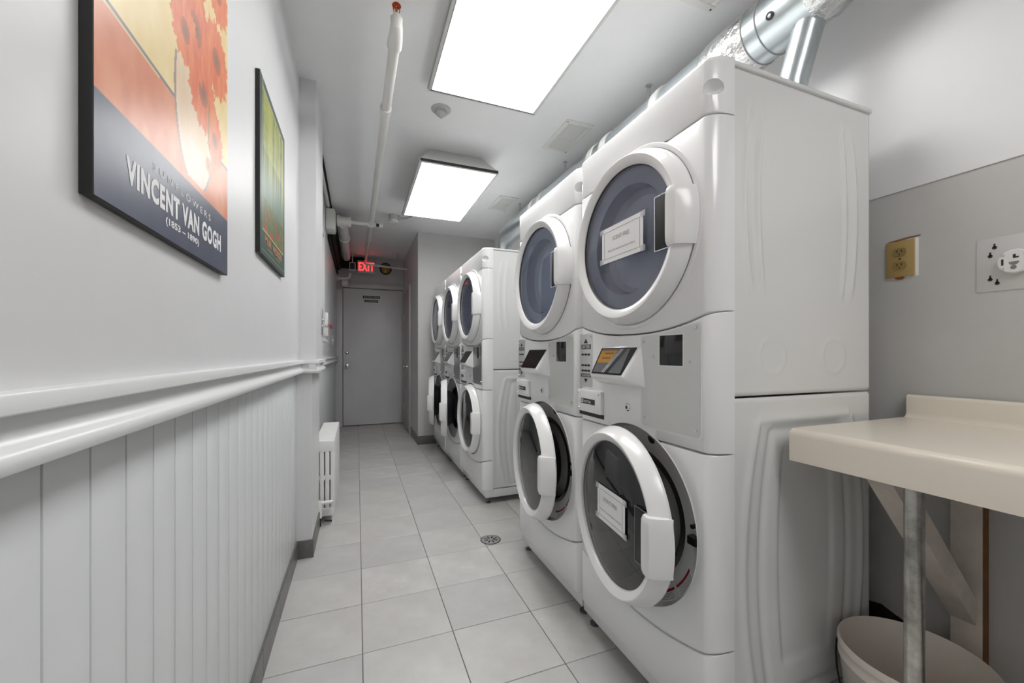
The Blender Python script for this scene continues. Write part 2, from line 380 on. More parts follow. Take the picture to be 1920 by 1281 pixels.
# ------------------------------------------------------------------ stacked washer dryer
W = .655; YC = .3225; DZ, WZ = 1.45, .575
def xf(y, inset=0):
    """front contour: elliptical corners"""
    r = .032
    if y < r: q = (r-y)/r
    elif y > W-r: q = (y-(W-r))/r
    else: return inset
    return inset+(.065-inset)*(1-math.sqrt(max(0, 1-q*q)))
ysamp = [0, .0006, .002, .004, .008, .013, .019, .026, .032]+[.032+(W-.064)*k/36 for k in range(1, 36)]+[W-v for v in (.032, .026, .019, .013, .008, .004, .002, .0006, 0)]
def front_panel(zlo, zhi, inset=0, e=.005, topround=0):
    rings = []
    lv = [(0, e), (.3, e*.35), (1, 0)]
    def ring(zf, off):
        r = [(xf(y, inset)+off if .0 < y < W else .065, y, zf(y)) for y in ysamp]
        return r
    seq = []
    for q, off in lv: seq.append((lambda y, q=q: zlo(y)+e*q, off))
    if topround:
        for k in range(0, 7):
            a = k/6*PI/2
            seq.append((lambda y, a=a: zhi(y)-topround+topround*math.sin(a), topround*1.0*(1-math.cos(a))))
    else:
        for q, off in reversed(lv): seq.append((lambda y, q=q: zhi(y)-e*q, off))
    m = MB(); n = len(ysamp); vs = []; fs = []
    for zf, off in seq: vs += ring(zf, off)
    for j in range(len(seq)-1):
        for i in range(n-1): fs.append((j*n+i, j*n+i+1, (j+1)*n+i+1, (j+1)*n+i))
    b0 = len(vs)
    vs += [(.075, y, seq[0][0](y)) for y in ysamp]; b1 = len(vs)
    vs += [(.075, y, seq[-1][0](y)) for y in ysamp]; L = (len(seq)-1)*n
    for i in range(n-1):
        fs.append((i, b0+i, b0+i+1, i+1)); fs.append((L+i, L+i+1, b1+i+1, b1+i)); fs.append((b0+i, b1+i, b1+i+1, b0+i+1))
    fs.append((0,)+tuple(j*n for j in range(1, len(seq)))+(b1, b0))
    fs.append((n-1, b0+n-1, b1+n-1)+tuple(j*n+n-1 for j in reversed(range(1, len(seq)))))
    m.add(vs, fs); return m
z_mid = lambda y: 1.143+.05*min(1, abs(y-YC)/.33)**2.4
z_low = lambda y: .252+.055*min(1.2, abs(y-YC)/.31)**2
def hole(zc, r, x0=-.05, x1=.12):
    return MB().lathe([(r, x0), (r, x1)], (0, YC, zc), (1, 0, 0), 72, cap0=True, cap1=True)

def emboss(kind):
    """cabinet side skin in local x (0..D), z; returns outward push"""
    def barrel(x, z, xc, hw, zc, hh, wdt=.012, h=.004):
        # nested barrel outline as a rounded bead
        n = abs((z-zc)/hh)
        ww = hw*(1-.22*n*n)
        if n > 1.15: return 0
        dx = abs(abs(x-xc)-ww); dz = abs(n-1)*hh
        d = dx if n < 1 else 9
        d2 = dz if abs(x-xc) < ww else 9
        d = min(d, d2)
        return h*math.exp(-(d/wdt)**2)
    if kind == 'low':
        def f(x, z):
            s_ = barrel(x, z, .30, .25, .50, .40, .013, .0045)+barrel(x, z, .30, .185, .50, .37, .012, -.004)
            n = abs((z-.52)/.33); ww = .115*(1-.2*n*n)
            ins = 1/(1+math.exp((abs(x-.30)-ww)/.004))*1/(1+math.exp((abs(z-.52)-.30)/.005))
            return s_-.005*ins
        return f
    def g(x, z):
        s_ = 0
        for xc, hw, sgn in ((.29, .235, 1), (.29, .185, 1), (.29, .205, -.6)):
            n = abs((z-1.50)/.27)
            if n < 1:
                ww = hw*(1-.12*n*n)
                s_ += sgn*.0035*math.exp(-((abs(x-xc)-ww)/.008)**2)*min(1, (1-n)*5)
        for cx in (.16, .42):
            d = math.hypot(x-cx, z-1.075)
            s_ += .0022*math.exp(-((d-.05)/.004)**2)
        return s_
    return g
def cab(z0, z1, kind):
    x0, x1 = .066, .665; D = x1-x0; m = MB().box(x0, x1, .014, W-.014, z0, z1)
    g = emboss(kind); nx, nz = 110, 130
    for side in (0, 1):
        vs = []; fs = []
        for j in range(nz+1):
            for i in range(nx+1):
                x = x0+D*i/nx; z = z0+(z1-z0)*j/nz
                e = min(1, min(i, nx-i, j, nz-j)/1.5)
                
                if not (0 < i < nx and 0 < j < nz): yv = .014
                else: yv = .0078-min(.007, max(-.0014*3.5, g(x-x0, z)*1.15))
                vs.append((x, yv if side == 0 else W-yv, z))
        for j in range(nz):
            for i in range(nx):
                a = j*(nx+1)+i; fs.append((a, a+1, a+nx+2, a+nx+1))
        m.add(vs, fs)
    return m

def door(parent, name, zc, glassmat, washer, angle):
    hy = .268
    d = MB(); prof = [(.224, .0), (.224, -.030), (.226, -.0365), (.230, -.040), (.2495, -.0485), (.2525, -.0485), (.2555, -.0455), (.2700, -.020), (.2735, -.008), (.274, 0)] if not washer else \
        [(.222, .012), (.222, -.024), (.224, -.030), (.228, -.034), (.245, -.0425), (.248, -.0425), (.251, -.0395), (.2655, -.012), (.270, .004), (.268, .012), (.222, .012)]
    def V(m):  # move from centred door coords to hinge coords
        return shift(m, (0, -hy, 0))
    d.lathe(prof, ax=(1, 0, 0), seg=96)
    hx = -.004 if not washer else -.016
    o = V(d).obj(name, M['plastic'], parent, loc=(hx, YC+hy, zc), ang=24)
    if angle: o.rotation_euler = (0, 0, -math.radians(angle))
    g = MB().lathe([(.0001, -.036), (.10, -.035), (.19, -.0315), (.2245, -.028), (.2245, -.024)] if not washer else
                   [(.0001, -.036), (.10, -.0345), (.18, -.030), (.2225, -.022), (.2225, -.016), (.0001, -.016)], ax=(1, 0, 0), seg=96)
    V(g).obj('door_glass', glassmat, o, ang=60)
    # dark rubber line around the glass
    V(MB().lathe([(.2225, -.0285 if not washer else -.0225), (.2255, -.034 if not washer else -.030), (.2275, -.034 if not washer else -.030)], ax=(1, 0, 0), seg=96)).obj('glass_seal', M['black'], o)
    # handle block at the side away from the hinge
    h = MB(); nz = 14; pr = [(0, -.030), (.02, -.048), (.10, -.056), (.42, -.0585), (.62, -.055), (.82, -.036), (.95, -.012), (1, .002)]
    vs = []; fs = []
    for j in range(nz+1):
        z = -.078+.156*j/nz; zin = abs(j-nz/2)/(nz/2)
        yo = -math.sqrt(.284**2-z*z); yi = -.2135-.004*zin**4
        for t_, xx in pr:
            vs.append((xx+(.004 if j in (0, nz) else 0), yi+(yo-yi)*t_, z))
    n = len(pr)
    for j in range(nz):
        for i in range(n-1): fs.append((j*n+i, j*n+i+1, (j+1)*n+i+1, (j+1)*n+i))
    fs.append(tuple(range(n))); fs.append(tuple(nz*n+i for i in reversed(range(n)))); fs.append(tuple(j*n for j in range(nz+1))); fs.append(tuple(j*n+n-1 for j in reversed(range(nz+1))))
    V(MB().add(vs, fs)).obj('door_handle', M['plastic'], o, ang=28)
    # finger pocket: dark recessed tray beside the handle
    pk = MB().box(-.0365, -.030, -.2165, -.158, -.074, .074, .002)
    V(pk).obj('finger_pocket', M['black'], o)
    V(MB().box(-.0375, -.034, -.1595, -.156, -.078, .078, .001).box(-.0375, -.034, -.215, -.156, -.0785, -.0755, .001).box(-.0375, -.034, -.215, -.156, .0755, .0785, .001)).obj('pocket_rim', M['drum'] if washer else M['bowl'], o)
    if washer:
        V(MB().lathe([(.262, .0125), (.18, .016), (.165, .022), (.155, .05), (.13, .085), (.08, .10), (.0001, .105)], ax=(1, 0, 0), seg=64)).obj('glass_bowl', M['gasket'], o, label='dark inner bowl of the door')
        for a in range(0, 360, 30):
            pass
        # hinge bracket
        V(MB().box(.006, .03, hy-.03, hy+.002, -.05, .05, .003)).obj('hinge', M['drum'], o)
    else:
        V(MB().lathe([(.2235, -.018), (.176, -.012), (.170, .0), (.168, .03), (.15, .045), (.0001, .05)], ax=(1, 0, 0), seg=72)).obj('inner_bowl', M['bowl'], o, label='smoked inner bowl behind the door glass')
    return o

DISPLAYS = []
def make_stack(angle):
    t = thing('stacked_washer_dryer', '', 'laundry machine', (0, 0, 0), 'stacked coin laundry machines')
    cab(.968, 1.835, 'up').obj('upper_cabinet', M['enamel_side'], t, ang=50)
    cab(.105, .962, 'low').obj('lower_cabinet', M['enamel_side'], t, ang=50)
    MB().box(.062, .668, .002, W-.002, 1.832, 1.846, .005, 3).obj('top_panel', M['enamel_side'], t)
    tp = front_panel(lambda y: 1.699, lambda y: 1.846, topround=.014).obj('top_fascia', M['enamel'], t)
    # scooped grips at both corners of the fascia
    sc = []
    for yy in (.006, W-.006):
        m = MB().lathe([(.0001, -1), (.5, -.866), (.866, -.5), (1, 0), (.866, .5), (.5, .866), (.0001, 1)], seg=28)
        m.v = [(v[0]*.030+.012, v[1]*.030+yy, v[2]*.022+1.765) for v in m.v]; sc.append(m)
    cut(tp, sc)
    df = front_panel(lambda y: z_mid(y)+.0025, lambda y: 1.695).obj('dryer_front', M['enamel'], t)
    cut(df, [hole(DZ, .215)])
    con = front_panel(lambda y: .823, lambda y: z_mid(y)-.0015).obj('control_console', M['enamel'], t)
    cut(con, [hole(WZ, .277)])
    wf = front_panel(lambda y: z_low(y)+.003, lambda y: .819).obj('washer_front', M['enamel'], t)
    cut(wf, [hole(WZ, .277)])
    front_panel(lambda y: .10, lambda y: z_low(y)-.001).obj('kick_panel', M['enamel'], t)
    MB().box(.020, .665, .006, W-.006, .045, .102, .003).obj('base_frame', M['enamel_side'], t)
    for fx in (.05, .62):
        for fy in (.04, W-.04):
            MB().lathe([(.018, 0), (.018, .008), (.007, .012), (.007, .05)], (fx, fy, .0), seg=14, cap0=True).obj('levelling_foot', M['drum'], t)
    # raised collar around the dryer door
    MB().lathe([(.291, .001), (.288, -.002), (.281, -.003), (.276, -.002), (.274, .001)], (0, YC, DZ), (1, 0, 0), 96).obj('door_collar', M['enamel'], t)
    MB().lathe([(.214, .0), (.214, .10), (.0001, .10)], (0, YC, DZ), (1, 0, 0), 48).obj('dryer_drum', M['bowl'], t)
    # washer well, gasket, drum
    wl = MB().lathe([(.2765, -.004), (.2765, .004), (.268, .018), (.236, .027), (.200, .032), (.198, .045)], (0, YC, WZ), (1, 0, 0), 96).obj('door_well', M['well'], t, ang=40)
    MB().lathe([(.199, .034), (.188, .026), (.176, .036), (.176, .06)], (0, YC, WZ), (1, 0, 0), 72).obj('door_gasket', M['gasket'], t)
    MB().lathe([(.177, .055), (.20, .07), (.20, .095), (.0001, .1)], (0, YC, WZ), (1, 0, 0), 48).obj('washer_drum', M['gasket'], t)
    # door latch in the well
    MB().box(.004, .026, YC-.262, YC-.232, WZ-.012, WZ+.012, .003).obj('door_latch', M['black'], t)
    MB().cyl((.004, YC-.250, WZ+.04), (.024, YC-.250, WZ+.04), .006, 12).obj('door_switch', M['black'], t)
    MB().lathe([(.02, .0245), (.016, .022), (.0001, .022)], (0, YC-.07, WZ+.245), (1, 0, 0), 20).obj('well_knob', M['drum'], t)
    # warning labels in the well (curved stickers)
    for a0, a1 in ((202, 224), (226, 252)):
        u0 = math.radians(a0); u1 = math.radians(a1)
        def arc(r0, r1, b0, b1, x, mtl, par, nm, kind=None, n=14):
            vs = []; fs = []
            for i in range(n+1):
                a = b0+(b1-b0)*i/n
                for r in (r0, r1):
                    f = (r-.236)/(.268-.236)
                    vs.append((.027-.009*f-x, YC+math.cos(a)*r, WZ+math.sin(a)*r))
            for i in range(n): fs.append((2*i, 2*i+1, 2*i+3, 2*i+2))
            return MB().add(vs, fs).obj(nm, mtl, par)
        o = arc(.237, .267, u0, u1, .0012, M['paper'], wl, 'warning_label')
    # hood with the slanted display
    yl, yr, zt, zb, zl = .268, .495, 1.110, 1.005, .972
    P0 = .002; P1 = -.058
    hv = [(P0, yl, zt), (P0, yr, zt), (P1, yr-.012, zb), (P1, yl+.022, zb), (P1+.012, yr-.012, zb-.014), (P1+.012, yl+.022, zb-.014), (P0, yr+.004, zl), (P0, yl-.02, zl)]
    hf = [(0, 1, 2, 3), (3, 2, 4, 5), (5, 4, 6, 7), (0, 3, 5, 7), (1, 6, 4, 2), (0, 7, 6, 1)]
    bm = bmesh.new(); bvs = [bm.verts.new(v) for v in hv]
    for f in hf: bm.faces.new([bvs[i] for i in f])
    bmesh.ops.bevel(bm, geom=list(bm.edges), offset=.006, segments=3, profile=.5, affect='EDGES')
    hood = MB().bm(bm).obj('display_hood', M['enamel'], t)
    def onhood(a, b, lift=.0015):   # a 0..1 across (0 = far side), b 0..1 up the slope
        A = Vector(hv[3]); B = Vector(hv[2]); Cc = Vector(hv[0]); D = Vector(hv[1])
        lo = B.lerp(A, a); hi = D.lerp(Cc, a); p = lo.lerp(hi, b)
        n = Vector((-(zt-zb), 0, 0)) + Vector((0, 0, abs(P1-P0))); n.normalize()
        return p+n*lift
    n_ = (Vector((-(zt-zb), 0, abs(P1-P0)))).normalized()
    def quad(a0, a1, b0, b1, l0, l1):
        c4 = [(a0, b0), (a1, b0), (a1, b1), (a0, b1)]
        vs = [onhood(a, b, l0) for a, b in c4]+[onhood(a, b, l1) for a, b in c4]
        return MB().add(vs, [(0, 3, 2, 1), (4, 5, 6, 7), (0, 1, 5, 4), (1, 2, 6, 5), (2, 3, 7, 6), (3, 0, 4, 7)])
    quad(.06, .93, .06, .90, -.001, .003).obj('display', M['display'], hood)
    DISPLAYS.append((hood, onhood))
    # coin plate column: instruction plate
    ip = MB().box(-.0012, .002, .552, .643, .952, 1.158, .001).obj('instruction_plate', M['plate'], t)
    T0 = (0, -1, 0); UZ = (0, 0, 1); X = -.0016
    MB().prism([(.613, 1.122), (.583, 1.122), (.598, 1.140)], X-.0002, X, 'yz').obj('arrow_mark', M['ink'], ip)
    MB().prism([(.613, .984), (.583, .984), (.598, .968)], X-.0002, X, 'yz').obj('arrow_mark', M['ink'], ip)
    bars = MB()
    for z0, z1 in ((1.099, 1.117), (.990, 1.004)): bars.box(X-.0002, X, .562, .634, z0, z1)
    for zz in (1.078, 1.036, 1.015):
        bars.box(X-.0002, X, .566, .632, zz-.0025, zz+.0025)
        for q in (.576, .598, .620): bars.lathe([(.0055, 0), (.0055, .0003)], (X-.0004, q, zz), (1, 0, 0), 12, cap0=True, cap1=True)
    bars.obj('printed_marks', M['ink'], ip, kind='stuff')
    text('lettering', 'DRYER', M['white_ink'], ip, (X-.0006, .628, 1.102), T0, UZ, .012, .060)
    text('lettering', 'WASHER', M['white_ink'], ip, (X-.0006, .628, .992), T0, UZ, .010, .060)
    for py, pz in ((.560, 1.146), (.634, 1.138), (.634, .964)): MB().lathe([(.0035, 0), (.0028, -.002), (.0001, -.0026)], (X, py, pz), (1, 0, 0), 10).obj('screw', M['chrome'], ip)
    # coin drawer cover
    cd = MB().box(-.014, .002, .478, .640, .858, .942, .003).obj('coin_box_cover', M['plastic'], t)
    MB().box(-.0035, .001, .476, .642, .842, .857).obj('coin_slot', M['black'], cd)
    MB().box(-.0146, -.0139, .515, .612, .889, .909).obj('nameplate', M['ink'], cd)
    text('lettering', 'MAYTAG', M['white_ink'], cd, (-.0149, .590, .893), T0, UZ, .010, .048)
    MB().box(-.0150, -.0140, .596, .609, .892, .906).obj('emblem', M['paper'], cd)
    text('lettering', 'M', M['ink'], cd, (-.0153, .607, .894), T0, UZ, .010, .009)
    for py in (.490, .629):
        for pz in (.870, .931): MB().lathe([(.004, -.014), (.003, -.0165), (.0001, -.017)], (0, py, pz), (1, 0, 0), 10).obj('screw', M['chrome'], cd)
    # lock
    lk = MB().lathe([(.013, .001), (.013, -.003), (.010, -.006), (.0001, -.006)], (0, .339, .904), (1, 0, 0), 20).obj('lock', M['chrome'], t)
    MB().lathe([(.0055, -.0062), (.0001, -.0066)], (0, .339, .904), (1, 0, 0), 14).obj('keyhole', M['ink'], lk)
    # service plate with payment window
    y0_, y1_ = .038, .270; zz0 = .858
    poly = []
    rr = .012
    def corner(cy, cz, a0):
        for k in range(5):
            a = math.radians(a0+90*k/4); poly.append((cy+rr*math.cos(a), cz+rr*math.sin(a)))
    corner(y0_+rr, zz0+rr, 180); corner(y1_-rr, zz0-.0+rr, 270)
    tops = [(y1_, z_mid(y1_)-.013), (y1_-.006, z_mid(y1_-.006)-.009)]+[(y1_-.03-k*.04, z_mid(y1_-.03-k*.04)-.009) for k in range(5)]+[(y0_+.006, z_mid(y0_+.02)-.010), (y0_, z_mid(y0_+.02)-.017)]
    poly += tops
    MB().prism([(p[0]+(.005 if p[0] > .15 else -.005), p[1]+(.004 if p[1] > 1 else -.005)) for p in poly], -.0008, .001, 'yz').obj('plate_rim', M['enamel'], t)
    sp = MB().prism(poly, -.0016, .001, 'yz').obj('service_plate', M['plate'], t, smooth=False)
    MB().box(-.0026, -.0014, .098, .188, 1.047, 1.134, .0004).obj('payment_window', M['display'], sp)
    fr = MB(); 
    for a in ((.095, .191, 1.044, 1.047), (.095, .191, 1.134, 1.137), (.095, .098, 1.047, 1.134), (.188, .191, 1.047, 1.134)): fr.box(-.0024, -.0014, *a)
    fr.obj('window_rim', M['enamel'], sp)
    for py, pz in ((.052, 1.150), (.258, 1.118), (.215, 1.072), (.072, 1.058), (.256, .884), (.050, .878)):
        MB().lathe([(.0042, 0), (.0036, -.003), (.0001, -.004)], (-.0016, py, pz), (1, 0, 0), 10).obj('screw', M['chrome'], sp)
    door(t, 'dryer_door', DZ, M['dryglass'], False, 0)
    door(t, 'washer_door', WZ, M['washglass'], True, angle)
    return t

protoA = make_stack(7)
stacks = [protoA]
labels = ['nearest tall white stacked washer and dryer, notice taped on both doors, side panel showing',
          'second white stacked washer and dryer, against the nearest one, washer door ajar',
          'white stacked machine standing past the gap, washer door closed, side panel in view',
          'middle white stacked machine of the far three, washer door ajar',
          'farthest white stacked machine, next to the jutting white wall']
spots = [(.835, .757, 7), (.837, 1.417, 7), (.838, 2.735, 0), (.838, 3.397, 11), (.840, 4.060, 11)]
for i in range(1, 5): stacks.append(copy_tree(protoA))
far_plate = None
for s_, lb, (x, y, a) in zip(stacks, labels, spots):
    s_.location = (x, y, 0); s_['label'] = lb
    for ch in s_.children:
        if ch.name.startswith('washer_door'):
            ch.rotation_euler = (0, 0, -math.radians(a))
            if a == 0: ch.location.x = -.012
        if ch.name.startswith('service_plate') and y > 2:
            if far_plate is None:
                far_plate = ch.data.copy(); far_plate.materials.clear(); far_plate.materials.append(M['plate_dark'])
            ch.data = far_plate; ch['label'] = 'dark stainless service plate'
# details that only the nearest machine shows
wl = [c for c in protoA.children if c.name == 'door_well'][0]
def arcmesh(r0, r1, a0, a1, lift, n=14):
    vs = []; fs = []
    for i in range(n+1):
        a = math.radians(a0+(a1-a0)*i/n)
        for r in (r0, r1):
            f = (r-.236)/(.268-.236); vs.append((.027-.009*f-lift, YC+math.cos(a)*r, WZ+math.sin(a)*r))
    for i in range(n): fs.append((2*i, 2*i+1, 2*i+3, 2*i+2))
    return vs, fs
for s_ in stacks[:2]:
    wl = [c for c in s_.children if c.name.startswith('door_well')][0]
    for a0, a1 in ((202, 224), (226, 252)):
        m = MB(); v, f = arcmesh(.2375, .2445, a0+.5, a1-.5, .0018); m.add(v, f); m.obj('red_band', M['red_ink'], wl)
        m = MB()
        for k in range(5):
            v, f = arcmesh(.2475+k*.0036, .2487+k*.0036, a0+2, a1-2-(k % 2)*2, .0018, 10); m.add(v, f)
        m.obj('print_lines', M['inkgrey'], wl)
# lit label on the display of the nearest machine
hood, onhood = DISPLAYS[0]
hood = [c for c in protoA.children if c.name == 'display_hood'][0]
def scr(u, v):
    c_ = (.055, .055, .06)
    x = u + (v-.5)*-.25
    if x < .50 and v > .42: c_ = (.42, .20, .01) if v < .95 else (.2, .08, .01)
    if x < .46 and v > .45 and (abs(v-.62) < .025 or abs(v-.80) < .025) and .1 < x < .42: c_ = (.12, .05, .01)
    if x < .5 and v <= .42: c_ = (.11, .11, .12)
    if abs(x-.50-.10*v) < .055: c_ = (.35, .35, .36)
    if abs(x-.50-.10*v) < .012: c_ = (.05, .07, .16)
    if .055 <= x-.50-.10*v < .20: c_ = (.015, .018, .022)
    if x-.5-.1*v > .20: c_ = (.10, .105, .11)
    return c_
O = onhood(.10, .10, .0036); U = onhood(.90, .10, .0036)-O; V_ = onhood(.10, .86, .0036)-O
paint('screen_label', O, U, V_, 60, 40, scr, M['screenprint'], hood)

# taped notices
def notice(loc, w_, h_, parent_label, rot=0, tiltx=0):
    t = thing('paper_notice', parent_label, 'notice', loc, 'taped scent free notices')
    t.rotation_euler = (0, tiltx, rot)
    MB().box(-.0006, 0, -w_/2, w_/2, -h_/2, h_/2).obj('paper', M['paper'], t, smooth=False)
    b = MB(); a = .014; q = .0008; X = -.0009
    b.box(X, -.0005, -w_/2+a, w_/2-a, -h_/2+a, -h_/2+a+q).box(X, -.0005, -w_/2+a, w_/2-a, h_/2-a-q, h_/2-a).box(X, -.0005, -w_/2+a, -w_/2+a+q, -h_/2+a, h_/2-a).box(X, -.0005, w_/2-a-q, w_/2-a, -h_/2+a, h_/2-a)
    b.obj('printed_border', M['ink'], t, smooth=False)
    text('lettering', 'SCENT FREE', M['inkgrey'], t, (-.001, .046, .010), (0, -1, 0), (0, 0, 1), .013, .088)
    text('lettering', 'Please: No scented laundry products', M['inkgrey'], t, (-.001, .070, -.026), (0, -1, 0), (0, 0, 1), .008, .138)
    for sy in (-1, 1):
        for sz in (-1, 1):
            MB().box(-.0011, -.0008, sy*w_/2-.010, sy*w_/2+.012, sz*(h_/2-.008)-.009, sz*(h_/2-.008)+.009, .0001, 1).obj('tape', M['tape'], t)
    return t
notice((.789, 1.070, 1.446), .212, .118, 'paper notice taped on the nearest dryer door glass')
ang = math.radians(7)
# point on ajar washer door
hx_, hy_ = .835-.016, .757+YC+.268
def wpt(xl, yl):   # local door coords (relative centre)
    yl -= .268
    return (hx_+xl*math.cos(ang)+yl*math.sin(ang), hy_-xl*math.sin(ang)+yl*math.cos(ang))
px, py = wpt(-.0385, -.020)
notice((px, py, .590), .178, .115, 'paper notice taped on the nearest washer door glass', rot=-ang)

# ------------------------------------------------------------------ counter on the right wall
t = thing('laundry_counter', 'cream laminate folding counter with rounded edge and backsplash on the right wall', 'counter', (1.345, .0, .80))
def S_(p): return (p[0]-1.345, p[1]-.80)
pf = [(1.065, .800), (1.065, .866)]
for k in range(1, 7):
    a = PI-PI/2*k/6; pf.append((1.065+.018+.018*math.cos(a), .866+.018*math.sin(a)))
pf += [(1.585, .884)]
for k in range(1, 7):
    a = -PI/2+PI/2*k/6; pf.append((1.585+.016*math.cos(a), .900+.016*math.sin(a)))
pf += [(1.601, .944)]
for k in range(1, 5):
    a = PI-PI/2*k/4; pf.append((1.601+.010+.010*math.cos(a), .944+.010*math.sin(a)))
pf += [(1.621, .954), (1.621, .857), (1.078, .857), (1.078, .80)]
MB().prism([S_(p) for p in pf], -1.6, .722).obj('countertop', M['counter'], t)
MB().box(1.0785-1.345, .275, .700, .7215, .0, .0565).obj('end_panel', M['counter'], t)
# left corner of the front edge rounded: small end cap
# bracket
t = thing('wall_bracket', 'paint-smeared diagonal wooden brace and wall board carrying the counter', 'bracket', (1.60, .60, .3))
MB().box(.0, .03, -.042, .0225, -.29, .55, .002).obj('wall_board', M['wood_paint'], t)
MB().box(.001, .0295, -.0435, -.042, -.29, .55).obj('bare_edge', M['wood_raw'], t, label='bare brown wood edge')
p0 = Vector((1.06, 0, .855)); p1 = Vector((1.60, 0, .31)); dd = (p1-p0).normalized(); nn = Vector((dd.z, 0, -dd.x)); nn = nn if nn.x > 0 else -nn
th_ = .052
b = MB(); pts = [p0, Vector((1.60, 0, .315)), Vector((1.60, 0, .315+.052*1.41)), p0+Vector((.052*1.41, 0, 0))]
top_z = .855
poly = [(1.125-1.6, .80-.3+.054), (1.60-1.6, .325-.3), (1.60-1.6, .325+.075-.3), (1.20-1.6, .80-.3+.054)]
MB().prism(poly, -.030, .024).obj('diagonal_brace', M['wood_paint'], t)
MB().box(1.14-1.6, 0, -.028, .022, .5+.016, .5+.054, .002).obj('top_bar', M['wood_paint'], t)
for pz, py in ((-.075, -.012), (-.115, -.012)):
    MB().lathe([(.006, 0), (.004, -.001), (.0001, -.0005)], (-.0005, py, pz), (1, 0, 0), 12).obj('screw', M['black'], t)
# post
t = thing('counter_post', 'scuffed round steel post standing under the counter', 'post', (1.098, .482, 0))
MB().lathe([(.0165, .004), (.0165, .854)], seg=28, cap0=True, cap1=True).obj('tube', M['post'], t)
MB().lathe([(.030, 0), (.030, .004), (.018, .008)], seg=28, cap0=True).obj('foot_flange', M['post'], t)
# pail
t = thing('plastic_pail', 'empty white plastic pail under the counter behind the steel post', 'bucket', (1.345, .590, 0))
MB().lathe([(.0001, .006), (.122, .006), (.124, .01), (.150, .300), (.1525, .3025), (.155, .300), (.156, .285), (.153, .283), (.1535, .262), (.155, .260), (.155, .255), (.151, .253), (.127, .004), (.120, 0), (.0001, 0)], seg=56).obj('pail_body', M['pail'], t, ang=60)
hp = [(.158*math.cos(a)*1.0, .158*math.sin(a), .262-.16*math.sin(k/20*PI)) for k, a in [(k, math.radians(110+180*k/20)) for k in range(21)]]
MB().tube(hp, .0022, 8).obj('wire_handle', M['dark_pipe'], t)

# wall damage hole
hpoly = [(.875, .245), (.83, .240), (.80, .247), (.77, .236), (.735, .225), (.70, .218), (.69, .19), (.71, .17), (.75, .165), (.80, .16), (.86, .168), (.88, .20)]
MB().prism(hpoly, XR-.0015, XR-.0002, 'yz').obj('broken_plaster', M['hole'], wr, label='dark broken patch low on the wall')

# outlet
t = thing('wall_outlet', 'tan duplex wall outlet with torn paint around it', 'outlet', (XR, .748, 1.385))
MB().box(-.008, .0, -.036, .036, -.058, .058, .003).obj('cover_plate', M['brass'], t)
MB().box(-.0015, .0, -.043, .037, -.060, .060, .0003).obj('torn_plaster', M['paper'], t, label='pale torn edge around the plate')
MB().prism([(.036, .060), (.020, .0625), (-.020, .066), (-.048, .066), (-.048, .0645), (-.020, .063), (.010, .059)], -.0035, 0, 'yz').obj('rust_streak', M['rust'], t)
MB().prism([(.016, -.059), (-.010, -.059), (-.004, -.066), (.008, -.065)], -.0035, 0, 'yz').obj('rust_streak', M['rust'], t)
for sz in (.0215, -.0215):
    r = MB()
    pol = [(.0165*math.cos(a), max(-.0125, min(.0125, .0175*math.sin(a)))) for a in [2*PI*k/28 for k in range(28)]]
    r.prism([(p[0], p[1]+sz) for p in pol], -.0105, -.006, 'yz')
    o = r.obj('receptacle', M['brass_dark'], t)
    MB().box(-.0110, -.0104, .0045, .0070, sz-.001, sz+.007).box(-.0110, -.0104, -.0070, -.0045, sz-.001, sz+.007).box(-.0110, -.0104, -.002, .002, sz-.0095, sz-.0055).obj('slots', M['ink'], o)
MB().lathe([(.003, -.008), (.002, -.0095), (.0001, -.0095)], seg=10, ax=(1, 0, 0)).obj('screw', M['black'], t)
# range receptacle on a plate
t = thing('dryer_power_outlet', 'white round power receptacle on a square white cover plate', 'outlet', (XR, .505, 1.325))
MB().box(-.0025, 0, -.075, .075, -.073, .073, .001).obj('cover_plate', mat('aged_white_plate', (.62, .615, .60), .45), t)
MB().lathe([(.032, -.003), (.032, -.016), (.029, -.019), (.0001, -.019)], ax=(1, 0, 0), seg=36).obj('receptacle_face', M['rcpt'], t)
sl = MB(); X0, X1 = -.0198, -.0188
sl.box(X0, X1, .0185, .0225, -.008, .008).box(X0, X1, -.0225, -.0185, -.008, .008).box(X0, X1, -.003, .002, .008, .018).box(X0, X1, -.008, -.003, .008, .012)
sl.obj('slots', M['ink'], t)
MB().lathe([(.0055, X0), (.0055, X1)], (0, .001, -.016), (1, 0, 0), 14, cap0=True, cap1=True).lathe([(.009, X0), (.009, X1)], (0, 0, -.001), (1, 0, 0), 16, a0=PI*.5, a1=PI*1.5, cap0=True, cap1=True).obj('ground_hole', M['inkgrey'], t)
for py in (-.020, .020):
    for pz in (-.018, .018): MB().lathe([(.004, -.019), (.003, -.0205), (.0001, -.021)], (0, py, pz), (1, 0, 0), 10).obj('screw', M['chrome'], t)
for py, pz in ((.040, .046), (.048, .024), (.048, -.040), (.035, -.052), (-.045, .046)):
    MB().lathe([(.0048, -.0034), (.0048, -.003)], (0, py, pz), (1, 0, 0), 12, cap0=True).box(-.0034, -.003, py-.0018, py+.0018, pz, pz+.011).obj('keyhole', M['ink'], t)

